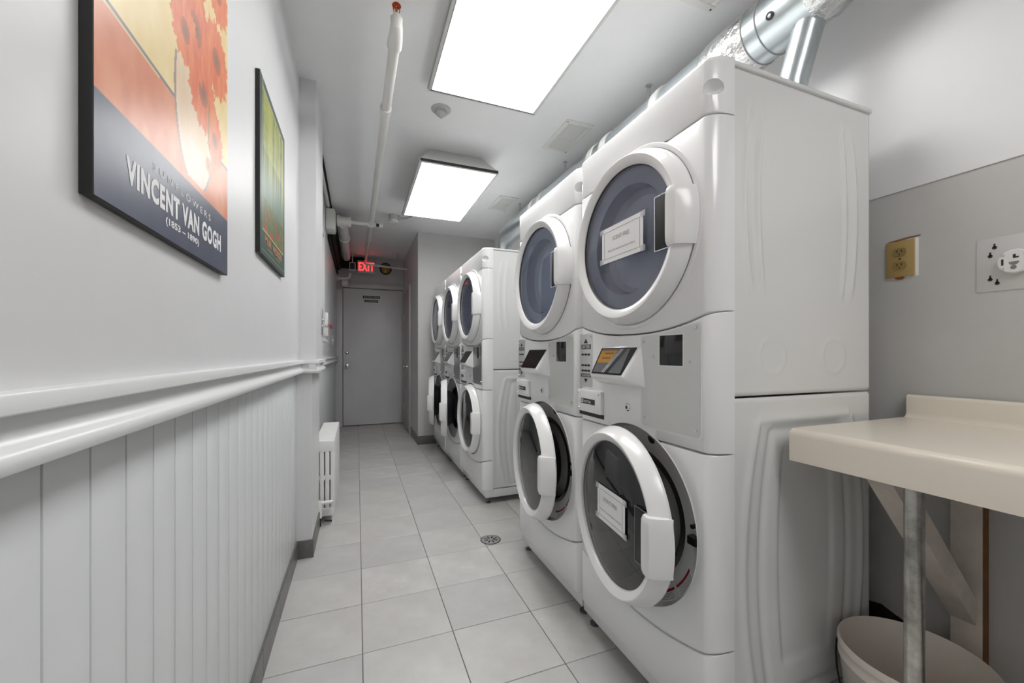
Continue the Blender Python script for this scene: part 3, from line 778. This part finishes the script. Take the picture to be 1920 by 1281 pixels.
# ------------------------------------------------------------------ dryer exhaust duct
DX, DZD, DR = 1.42, 2.28, .098
t = thing('exhaust_duct', 'galvanised round exhaust duct running above the machines, taped with foil', 'duct', (DX, 2.2, DZD))
L = lambda x, y, z: (x-DX, y-2.2, z-DZD)
MB().cyl(L(DX, 3.72, DZD), L(DX, 1.20, DZD), DR, 48).obj('main_pipe', M['galv'], t)
MB().tube([L(DX, y, DZD) for y in (1.27, 1.25, 1.18, 1.10, 1.075)], [DR+.001, DR+.006, DR+.009, DR+.008, DR+.002], 48).obj('foil_wrap', M['foil'], t)
MB().cyl(L(DX, 1.09, DZD), L(DX, .845, DZD), DR+.002, 56).obj('wye_barrel', M['galv'], t)
for y in (1.075, 1.02):
    MB().lathe([(DR+.0015, -.003), (DR+.006, -.001), (DR+.006, .001), (DR+.0015, .003)], L(DX, y, DZD), (0, 1, 0), 56).obj('crimp_ring', M['trimgrey'], t)
MB().tube([L(DX, y, DZD) for y in (.865, .84, .80, .765, .745)], [DR+.003, DR+.006, DR-.006, .078, .072], 48).obj('foil_wrap', M['foil'], t)
MB().cyl(L(DX, .76, DZD), L(DX-.0, -.6, DZD+.03), .070, 40).obj('reduced_pipe', M['galv'], t)
# branch into the nearest machine
MB().tube([L(DX-.01, .955, 1.93), L(DX-.01, .945, 2.02), L(DX, .905, 2.17), L(DX, .885, 2.23)], .047, 32).obj('branch_pipe', M['galv'], t)
MB().tube([L(DX-.01, .957, 1.847), L(DX-.01, .957, 1.87), L(DX-.01, .956, 1.96), L(DX-.01, .953, 1.975)], [.056, .054, .054, .049], 32).obj('foil_wrap', M['foil'], t)
# test port
aa = math.radians(205)
pn = Vector((math.cos(math.radians(200)), 0, math.sin(math.radians(200))))
pc = Vector(L(DX, .965, DZD))+pn*(DR+.002)
MB().lathe([(.013, 0), (.013, .004), (.007, .005), (.006, .002)], pc, pn, 20, cap0=True).obj('port_ring', M['black'], t)
MB().lathe([(.006, 0), (.006, .004), (.0001, .006)], pc, pn, 14).obj('port_plug', M['galv'], t)
# bands and elbows along the pipe
for y in (1.55, 1.98, 2.12, 2.85, 3.02):
    MB().lathe([(DR, -.03), (DR+.006, -.026), (DR+.008, 0), (DR+.006, .026), (DR, .03)], L(DX, y, DZD), (0, 1, 0), 48).obj('tape_band', M['fixture'], t)
for yy in (1.74, 3.05):
    MB().tube([L(DX, yy, 2.22), L(DX, yy, 1.93)], .048, 24).obj('branch_pipe', M['galv'], t)
    MB().tube([L(DX, yy, 1.95), L(DX, yy, 1.847)], .054, 24).obj('foil_wrap', M['foil'], t)
# far end elbow down onto the fourth machine
pts = [L(DX, 3.70, DZD)]+[L(DX, 3.72+.22*math.sin(a), DZD-.22*(1-math.cos(a))) for a in [PI/2*k/8 for k in range(0, 9)]]
MB().tube(pts, [DR, DR, .095, .09, .082, .074, .066, .06, .058, .056], 32).obj('elbow', M['galv'], t)
MB().tube([L(DX, 3.94, 2.09), L(DX, 3.94, 2.03), L(DX, 3.94, 1.95), L(DX, 3.94, 1.847)], [.058, .060, .060, .058], 28).obj('foil_wrap', M['foil'], t)
# hanger rods
for y, lb_ in ((1.76, 'metal strap and rod holding the duct over the nearest machines'), (2.69, 'thin metal rod holding the duct above the gap between machines'), (3.60, 'farthest thin metal rod, at the bend of the duct')):
    h = thing('duct_hanger', lb_, 'hanger', (1.475, y, CZ), 'duct hangers')
    MB().cyl((0, 0, 0), (0, 0, -.19), .005, 10).obj('rod', M['steel'], h)
    MB().lathe([(.016, 0), (.016, -.004), (.006, -.008)], seg=16, cap0=True).obj('ceiling_flange', M['steel'], h)
    MB().box(-.0015, .0015, -.012, .012, -.14, -.02).obj('strap', M['steel'], h)

# ------------------------------------------------------------------ posters
k_ = .9465
def smooth(a, b, x):
    x = max(0, min(1, (x-a)/(b-a))); return x*x*(3-2*x)
def mix(a, b, t_): return tuple(a[i]*(1-t_)+b[i]*t_ for i in range(3))
random.seed(3)
NZ = [[random.random() for _ in range(64)] for _ in range(64)]
def vn(x, y):
    xi, yi = math.floor(x), math.floor(y); fx, fy = x-xi, y-yi
    fx = fx*fx*(3-2*fx); fy = fy*fy*(3-2*fy)
    g = lambda a, b: NZ[a % 64][b % 64]
    return (g(xi, yi)*(1-fx)+g(xi+1, yi)*fx)*(1-fy)+(g(xi, yi+1)*(1-fx)+g(xi+1, yi+1)*fx)*fy
def fbm(x, y): return .55*vn(x, y)+.3*vn(x*2.1+7, y*2.1)+.15*vn(x*4.3, y*4.3+3)
XF = XLU+.013
def pz(z): return 1.08+(z-1.08)*k_
P1Y0, P1Y1, P1Z0, P1Z1 = .611*k_, 1.129*k_, pz(1.266), pz(2.05)
t = thing('flower_poster', 'large poster of red-orange flowers in a vase above a navy title band', 'poster', (XLU, P1Y0, P1Z0))
PW, PH = P1Y1-P1Y0, P1Z1-P1Z0
MB().box(.0005, .0128, 0, PW, 0, PH, .0008, 1).obj('backing_board', M['black'], t)
# measured coordinates -> fraction
fu = lambda y: (y*k_-P1Y0)/PW
fv = lambda z: (pz(z)-P1Z0)/PH
heads = [(.97, 1.60, .085), (.93, 1.70, .10), (1.05, 1.72, .09), (.88, 1.66, .07), (1.03, 1.56, .055), (1.0, 1.47, .02), (.92, 1.85, .09), (1.06, 1.88, .08), (.78, 1.75, .05), (1.04, 1.54, .06), (.76, 1.90, .06)]
def art(u, v):
    y = (P1Y0+u*PW)/k_; z = 1.08+((P1Z0+v*PH)-1.08)/k_
    n = fbm(u*14, v*14); n2 = fbm(u*50, v*22+5)
    navy = (.030, .042, .085)
    if z < 1.393: return mix(navy, (.05, .065, .12), n)
    col = mix((.80, .58, .20), (.86, .70, .36), n)
    if z < 1.512+.01*(u-.5): col = mix((.62, .15, .05), (.78, .30, .14), n)
    if abs(z-1.514) < .0035: col = (.16, .15, .16)
    # vase
    hw = .088 if z > 1.47 else .088-.9*(1.47-z)*.55
    if z < 1.60 and z > 1.405:
        hw = .095*math.sqrt(max(0, 1-((z-1.545)/.155)**2))
        if abs(y-.93) < hw: col = mix((.76, .50, .28), (.82, .66, .48), n)
        if z < 1.48 and abs(y-.93) < hw: col = mix((.72, .52, .40), (.8, .66, .55), n)
        if abs(abs(y-.93)-hw) < .004: col = (.30, .22, .18)
    for cy, cz, r in heads:
        d = math.hypot(y-cy, (z-cz)); a = math.atan2(z-cz, y-cy)
        rr = r*.86*(1+.07*math.sin(a*13+cy*40)+.05*math.sin(a*31+cz*9)+.12*(n-.5))
        if d < rr:
            col = mix((.70, .07, .015), (.82, .24, .06), n2*1.2 if n2*1.2 < 1 else 1)
            if d < r*.30: col = mix((.20, .10, .05), (.55, .12, .03), d/(r*.30))
    if abs(y-1.0-.5*(z-1.55)**2*4) < .0025 and 1.50 < z < 1.60: col = (.16, .20, .06)
    return col
paint('printed_picture', (.0130, .0015, .001), (0, PW-.002, 0), (0, 0, PH-.002), 200, 260, art, M['print'], t)
tx = lambda y, z: (.0133, y*k_-P1Y0, pz(z)-P1Z0)
silver = M['white_ink']
text('lettering', 'VINCENT VAN GOGH', silver, t, tx(.682, 1.309), (0, 1, 0), (0, 0, 1), .036, (1.078-.682)*k_, spacing=1.12, bold=.045)
text('lettering', 'SUNFLOWERS', M['white_ink'], t, tx(.757, 1.358), (0, 1, 0), (0, 0, 1), .012, (1.01-.757)*k_, spacing=1.6)
text('lettering', '(1853 – 1890)', silver, t, tx(.80, 1.287), (0, 1, 0), (0, 0, 1), .014, (.945-.80)*k_, bold=.03)
# second poster
P2Y0, P2Y1, P2Z0, P2Z1 = 1.47*k_, 1.925*k_, pz(1.404), pz(1.985)
t = thing('forest_poster', 'tall green forest poster with teal border, second poster from the viewer', 'poster', (XLU, P2Y0, P2Z0))
PW2, PH2 = P2Y1-P2Y0, P2Z1-P2Z0
MB().box(.0005, .0128, 0, PW2, 0, PH2, .0008, 1).obj('backing_board', M['black'], t)
def art2(u, v):
    teal = (.022, .075, .065)
    if u < .075 or u > .925 or v > .955 or v < .145: 
        if (abs(u-.085) < .012 and v > .14) : return (.5, .42, .12)
        return teal
    if u < .09 or u > .91 or v > .947 or v < .153: return (.55, .45, .15)
    n = fbm(u*30, v*5); n3 = fbm(u*22, v*26)
    trunk = smooth(.45, .6, fbm(u*26, v*1.2))
    col = mix((.30, .34, .05), (.05, .11, .02), trunk)
    if v > .62: col = mix(col, (.60, .58, .12), n3*.55)
    col = mix(col, (.10, .20, .16), smooth(.62, .40, v)*.75)
    if v < .34: col = mix(mix((.03, .07, .02), (.16, .24, .05), n3), (.40, .06, .04), smooth(.58, .7, fbm(u*18+9, v*18)))
    return col
paint('printed_picture', (.0130, .0015, .001), (0, PW2-.002, 0), (0, 0, PH2-.002), 110, 200, art2, M['print'], t)
text('lettering', 'MUIR  WOODS', M['orange_ink'], t, (.0133, PW2*.16, PH2*.085), (0, 1, 0), (0, 0, 1), .024, PW2*.68, bold=.012)
MB().box(.0131, .0134, PW2*.24, PW2*.44, PH2*.058, PH2*.070).box(.0131, .0134, PW2*.56, PW2*.76, PH2*.058, PH2*.070).obj('small_print', mat('dim_gold_ink', (.20, .20, .10), .5), t)
MB().box(.0131, .0134, PW2*.05, PW2*.95, PH2*.030, PH2*.033).obj('printed_line', mat('gold_ink', (.45, .36, .12), .5), t)

# ------------------------------------------------------------------ sprinkler piping
t = thing('sprinkler_pipe', 'white sprinkler piping under the ceiling, red head at its near end, tees farther on', 'pipe', (.15, 1.70, 2.40))
L = lambda x, y, z: (x-.15, y-1.70, z-2.40)
MB().tube([L(.148, 1.76, 2.40), L(.128, 4.9, 2.42)], .0235, 20).obj('long_pipe', M['pipe'], t)
MB().tube([L(.128, 4.9, 2.42), L(.112, 6.15, 2.42)], .018, 16).obj('far_pipe', M['pipe'], t)
MB().lathe([(.0235, -.03), (.030, -.028), (.030, .028), (.0235, .03)], L(.143, 2.27, 2.403), (0, 1, 0), 24).obj('coupling', M['pipe'], t)
MB().lathe([(.0235, -.03), (.030, -.028), (.030, .028), (.0235, .03)], L(.126, 4.95, 2.42), (0, 1, 0), 24).obj('coupling', M['pipe'], t)
MB().tube([L(.148, 1.785, 2.40), L(.148, 1.782, 2.40), L(.148, 1.765, 2.40), L(.149, 1.712, 2.402), L(.149, 1.694, 2.414), L(.149, 1.690, 2.430), L(.149, 1.690, 2.446)], [.026, .031, .031, .027, .025, .023, .025], 24).obj('elbow', M['pipe'], t)
MB().cyl(L(.149, 1.690, 2.440), L(.149, 1.690, 2.462), .015, 20).obj('end_socket', M['pipe'], t)
sp = MB().lathe([(.009, .02), (.009, .028), (.005, .031), (.005, .040), (.007, .042)], L(.149, 1.690, 2.440), seg=16, cap0=True, cap1=True).obj('sprinkler_head', M['bronze'], t, label='red and brass sprinkler head')
MB().tube([L(.149-.009, 1.69, 2.468), L(.149-.013, 1.69, 2.485), L(.149-.002, 1.69, 2.502)], .002, 8).tube([L(.149+.009, 1.69, 2.468), L(.149+.013, 1.69, 2.485), L(.149+.002, 1.69, 2.502)], .002, 8).obj('frame_arms', M['copper'], sp)
MB().lathe([(.004, .060), (.016, .063), (.018, .060), (.018, .058), (.004, .056)], L(.149, 1.69, 2.440), seg=20).obj('deflector', M['copper'], sp)
# cross pipe and fittings
MB().tube([L(-.185, 4.35, 2.41), L(-.06, 4.35, 2.41)], .047, 24).obj('large_tee', M['pipe'], t)
for xx in (-.176, -.07): MB().lathe([(.055, -.012), (.055, .012)], L(xx, 4.35, 2.41), (1, 0, 0), 24, cap0=True, cap1=True).obj('tee_collar', M['pipe'], t)
MB().tube([L(-.06, 4.35, 2.41), L(.18, 4.35, 2.41)], .020, 16).obj('small_pipe', M['pipe'], t)
MB().tube([L(-.135, 4.38, 2.40), L(-.142, 6.0, 2.42)], .050, 24).obj('large_pipe', M['pipe'], t)
MB().lathe([(.05, -.03), (.060, -.028), (.060, .02), (.05, .03)], L(-.137, 4.95, 2.405), (0, 1, 0), 24).obj('coupling', M['pipe'], t)
MB().tube([L(.10, 4.35, 2.41), L(.16, 4.35, 2.41)], .033, 20).obj('cross_fitting', M['pipe'], t)
MB().tube([L(.18, 4.35, 2.41), L(.215, 4.35, 2.41)], .016, 14).obj('plug_neck', M['black'], t)
MB().tube([L(.21, 4.35, 2.41), L(.245, 4.35, 2.41)], .025, 14).obj('end_cap', M['pipe'], t)
t = thing('pipe_junction_box', 'white square-cornered box high on the left wall at the cross pipe', 'box', (-.247, 4.30, 2.38))
MB().box(-.037, .045, -.10, .10, -.10, .10, .010).obj('box_body', M['pipe'], t)
MB().box(.045, .050, -.08, .08, -.085, .085, .003).obj('box_cover', M['pipe'], t)
# thin pipes along the left ceiling corner
t = thing('conduit_pair', 'thin conduits running along the left wall just under the ceiling', 'conduit', (-.26, 3.6, 2.48))
MB().tube([(-.0, -.75, .02), (0, .60, .02)], .014, 12).obj('white_conduit', M['pipe'], t)
MB().tube([(.02, -.55, .045), (.02, 2.7, .045)], .008, 10).obj('dark_conduit', M['dark_pipe'], t)
t = thing('corner_shade_filler', 'black tubes and panel added as the shadow in the far left ceiling corner', 'pipe', (-.22, 5.4, 2.38))  # made-up black tubes and panel, standing in for corner shadow
MB().tube([(-.02, -.9, .09), (-.02, 1.03, .09)], .035, 18).obj('shade_tube', M['dark_pipe'], t)
MB().tube([(-.035, -.8, -.03), (-.035, 1.03, -.03)], .03, 18).obj('shade_tube', M['dark_pipe'], t)
MB().box(-.06, -.045, -.9, 1.05, -.12, .155).box(-.06, .36, 1.04, 1.08, -.02, .155).obj('shade_panel', M['dark_pipe'], t)
# lower elbow pipe by the exit sign
t = thing('wall_pipe_elbow', 'short white elbow pipe with flange left of the exit sign', 'pipe', (-.28, 6.2, 2.16))
MB().tube([(0.0, 0, 0), (.14, 0, 0), (.17, 0, .02), (.18, 0, .08)], .020, 14).obj('bent_pipe', M['pipe'], t)
MB().lathe([(.045, 0), (.045, .02), (.03, .03), (.03, .05)], (.0, 0, 0), (1, 0, 0), 20, cap0=True).obj('flange', M['wood_paint'], t)
MB().box(.075, .155, -.02, .06, -.10, -.03, .005).obj('valve_box', M['wood_paint'], t)
# thin cross pipe
t = thing('thin_cross_pipe', 'thin white pipe crossing in front of the exit sign to the right wall', 'pipe', (.40, 6.0, 2.335))
MB().tube([(-.30, 0, .012), (.274, 0, -.02)], .014, 14).obj('pipe_run', M['pipe'], t)
MB().cyl((.14, 0, .0), (.14, 0, .205), .006, 8).obj('hanger_rod', M['steel'], t)
MB().lathe([(.018, -.012), (.018, .012)], (.14, 0, -.01), (1, 0, 0), 14, cap0=True, cap1=True).obj('clamp', M['steel'], t)

# exit sign
t = thing('exit_sign', 'lit red EXIT sign hanging above the far door', 'sign', (.125, 6.30, 2.37))
MB().box(-.125, .125, 0, .05, -.09, .09, .006).obj('sign_case', M['fixture'], t)
text('lettering', 'EXIT', M['exit'], t, (-.108, -.002, -.062), (1, 0, 0), (0, 0, 1), .125, .216, bold=.022, spacing=1.15)
MB().cyl((0, .025, .09), (0, .025, .17), .010, 12).obj('mount', M['fixture'], t)
t = thing('wall_camera_box', 'small square black-faced box beside the exit sign', 'box', (-.065, 6.15, 2.335))
MB().box(-.042, .042, 0, .05, -.058, .058, .005).obj('case', M['pipe'], t)
MB().box(-.030, .030, -.003, 0, -.045, .045, .002).obj('dark_face', M['black'], t)
MB().cyl((0, .025, .058), (0, .025, .20), .008, 10).obj('mount', M['pipe'], t)
t = thing('alarm_bell', 'round brass alarm bell high on the end wall right of the exit sign', 'bell', (.41, 6.5, 2.40))
MB().lathe([(.075, -.02), (.078, -.03), (.065, -.055), (.03, -.065), (.0001, -.066)], ax=(0, 1, 0), seg=32).obj('bell_dome', M['bronze'], t)
MB().lathe([(.09, 0), (.09, -.02), (.04, -.025)], ax=(0, 1, 0), seg=28, cap0=True).obj('back_plate', M['black'], t)

# ceiling junction box with conduit
t = thing('ceiling_junction_box', 'round metal junction box with white cap and curved conduit to the tapered light', 'electrical box', (.355, 4.36, CZ))
MB().lathe([(.05, 0), (.05, -.055), (.045, -.058)], seg=8, cap0=True, cap1=True).obj('box_body', M['steel'], t)
MB().lathe([(.052, -.056), (.052, -.072), (.046, -.082), (.0001, -.084)], seg=28).obj('round_cap', M['pipe'], t)
MB().tube([(.05, -.0, -.03), (.12, -.03, -.03), (.2, -.16, -.03), (.26, -.38, -.03), (.27, -.48, -.03)], .008, 10).obj('conduit', M['steel'], t)
MB().cyl((.045, 0, -.03), (.075, -.01, -.03), .014, 12).obj('connector', M['steel'], t)

# ------------------------------------------------------------------ end door
d = struct('door_1', MB().box(-.195, .670, 6.455, 6.499, .012, 2.062, .002), M['door'], 'grey painted electrical room door at the far end')
MB().box(-.300, -.205, 6.445, 6.5, 0, 2.14, .003).box(-.205, .674, 6.445, 6.5, 2.075, 2.14, .003).obj('door_frame', M['door_frame'], d)
def knob(x, y, z, par, nm='door_knob', ax=(0, -1, 0)):
    MB().lathe([(.030, 0), (.030, .004), (.013, .010), (.011, .030), (.024, .040), (.029, .052), (.024, .062), (.0001, .066)], (x, y, z), ax, 28).obj(nm, M['chrome'], par)
knob(-.140, 6.455, .905, d)
MB().lathe([(.028, 0), (.028, .006), (.020, .012), (.0001, .013)], (-.145, 6.455, 1.10), (0, -1, 0), 24).obj('deadbolt', M['chrome'], d)
for z in (1.82, .28, 1.05): MB().cyl((.672, 6.450, z-.05), (.672, 6.450, z+.05), .007, 10).obj('hinge', M['steel'], d)
def plq(z, w_, s, tw):
    t = thing('door_sign', 'small black sign reading %s on the grey end door' % s, 'sign', (.2, 6.4545, z))
    MB().box(-w_/2, w_/2, -.003, 0, -.019, .019, .0005).obj('sign_plate', M['black'], t)
    text('lettering', s, M['white_ink'], t, (-tw/2, -.0035, -.009), (1, 0, 0), (0, 0, 1), .018, tw)
plq(1.945, .245, 'ELECTRICAL ROOM', .215)
plq(1.885, .195, 'LOCKER ROOM', .165)
# side door in the alcove wall
d2 = struct('door_2', MB().box(.655, .673, 5.56, 6.20, .01, 1.96, .002), M['door_side'], 'mauve grey side door on the right near the end wall')
MB().box(.645, .674, 5.50, 5.56, 0, 2.02, .003).box(.645, .674, 6.20, 6.26, 0, 2.02, .003).box(.645, .674, 5.56, 6.20, 1.965, 2.02, .003).obj('door_frame', M['door_side'], d2)
knob(.655, 5.66, .91, d2, ax=(-1, 0, 0))
for z in (1.62, .30): MB().box(.648, .656, 6.15, 6.19, z-.05, z+.05, .002).obj('hinge', M['rcpt'], d2)

# ------------------------------------------------------------------ window and its latch on the left wall
wn = struct('window_1', MB().box(-.295, -.262, 2.84, 2.88, 1.22, 2.12, .003).box(-.295, -.262, 3.76, 3.80, 1.22, 2.12, .003).box(-.295, -.262, 2.88, 3.76, 1.22, 1.26, .003).box(-.295, -.262, 2.88, 3.76, 2.08, 2.12, .003), M['rail'], 'narrow framed window on the left wall beyond the pilaster')
MB().box(-.284, -.278, 2.88, 3.76, 1.26, 2.08).obj('pane', M['pane'], wn)
MB().box(-.284, -.281, 2.88, 3.76, 1.26, 2.08).obj('dark_beyond', M['sill'], wn, label='grey view behind the glass')
MB().box(-.285, -.235, 2.82, 3.82, 1.175, 1.20, .004).obj('window_sill', M['rail'], wn)
t = thing('door_lever', 'chrome lever handle on a steel plate by the window edge', 'handle', (-.205, 2.72, 1.26))
MB().box(0, .006, -.03, .03, -.06, .10, .003).obj('back_plate', M['steel'], t)
MB().tube([(.006, 0, -.01), (.035, .0, -.01), (.040, .02, -.01), (.040, .12, -.012)], .008, 12).obj('lever', M['chrome'], t)
MB().cyl((.006, 0, .03), (.014, 0, .03), .010, 14).obj('lock_cylinder', M['chrome'], t)
t = thing('wall_alarm_pull', 'small white wall box with a red knob beyond the window', 'switch', (-.285, 3.96, 1.33))
MB().box(0, .04, -.05, .05, -.09, .12, .004).obj('box_body', M['pipe'], t)
MB().lathe([(.012, .04), (.012, .055), (.02, .06), (.02, .072), (.0001, .074)], (0, 0, -.0), (1, 0, 0), 16).obj('red_knob', M['red_plastic'], t)
t = thing('light_switch', 'white light switch plate above the chair rail near the end door', 'switch', (-.285, 5.4, 1.25))
MB().box(0, .006, -.035, .035, -.057, .057, .002).obj('cover_plate', M['rcpt'], t)
MB().box(.006, .014, -.005, .005, -.008, .012, .001).obj('toggle', M['rcpt'], t)

# ------------------------------------------------------------------ radiator
t = thing('cast_iron_radiator', 'white enamelled column radiator standing at the left wall past the pilaster', 'radiator', (-.195, 2.80, 0))
def section():
    m = MB(); xs = [-.047, -.0157, .0157, .047]
    for x in xs: m.box(x-.0128, x+.0128, .003, .045, .05, .50, .006, 2)
    m.box(-.0585, .0585, .001, .047, .455, .530, .008, 3).box(-.0585, .0585, .001, .047, .045, .10, .008, 3).box(-.0585, .0585, .006, .042, .275, .305, .004, 2)
    return m
sm = section().mesh('section', M['heater'])
for k in range(15):
    o = bpy.data.objects.new('section', sm); C.objects.link(o); o.parent = t; o.location = (0, .05*k, 0)
for y in (.024, .724):
    for x in (-.045, .045):
        MB().lathe([(.011, 0), (.008, .02), (.013, .05)], (x, y, 0), seg=12, cap0=True).obj('foot', M['heater'], t)
MB().tube([(-.045, -.03, .145), (.052, -.03, .145)], .012, 14).obj('valve_spindle', M['heater'], t)
MB().tube([(-.03, .0, .09), (-.03, -.03, .09), (-.03, -.035, .12), (-.03, -.035, .16)], [.016, .020, .022, .016], 16).tube([(-.03, -.03, .10), (-.03, -.03, .055)], .019, 14).obj('valve_body', M['heater'], t)
MB().tube([(-.03, -.03, .055), (-.03, -.03, .0)], .013, 12).obj('supply_pipe', M['dark_pipe'], t)
MB().tube([(.0, -.02, .03), (.045, -.02, .022)], .006, 8).obj('bleed_pipe', M['dark_pipe'], t)

# ------------------------------------------------------------------ floor drain
t = thing('floor_drain', 'round chrome floor drain cover with radial slots in the tiled floor', 'drain', (.722, 2.213, .0))
MB().lathe([(.054, .0006), (.054, .0026), (.050, .0030), (.0001, .0030)], seg=48, cap0=True).obj('drain_cover', M['steel'], t)
rim = MB().lathe([(.0585, .0004), (.0585, .0024), (.0545, .0024), (.0545, .0004)], seg=48).obj('drain_rim', M['black'], t)
for k in range(8):
    a = 2*PI*k/8+.2; c_, s_ = math.cos(a), math.sin(a)
    q = [(.014, -.0035), (.040, -.0045), (.040, .0045), (.014, .0035)]
    MB().prism([(x*c_-y*s_, x*s_+y*c_) for x, y in q], .0028, .0034, 'xy').obj('slot', M['black'], t, smooth=False)
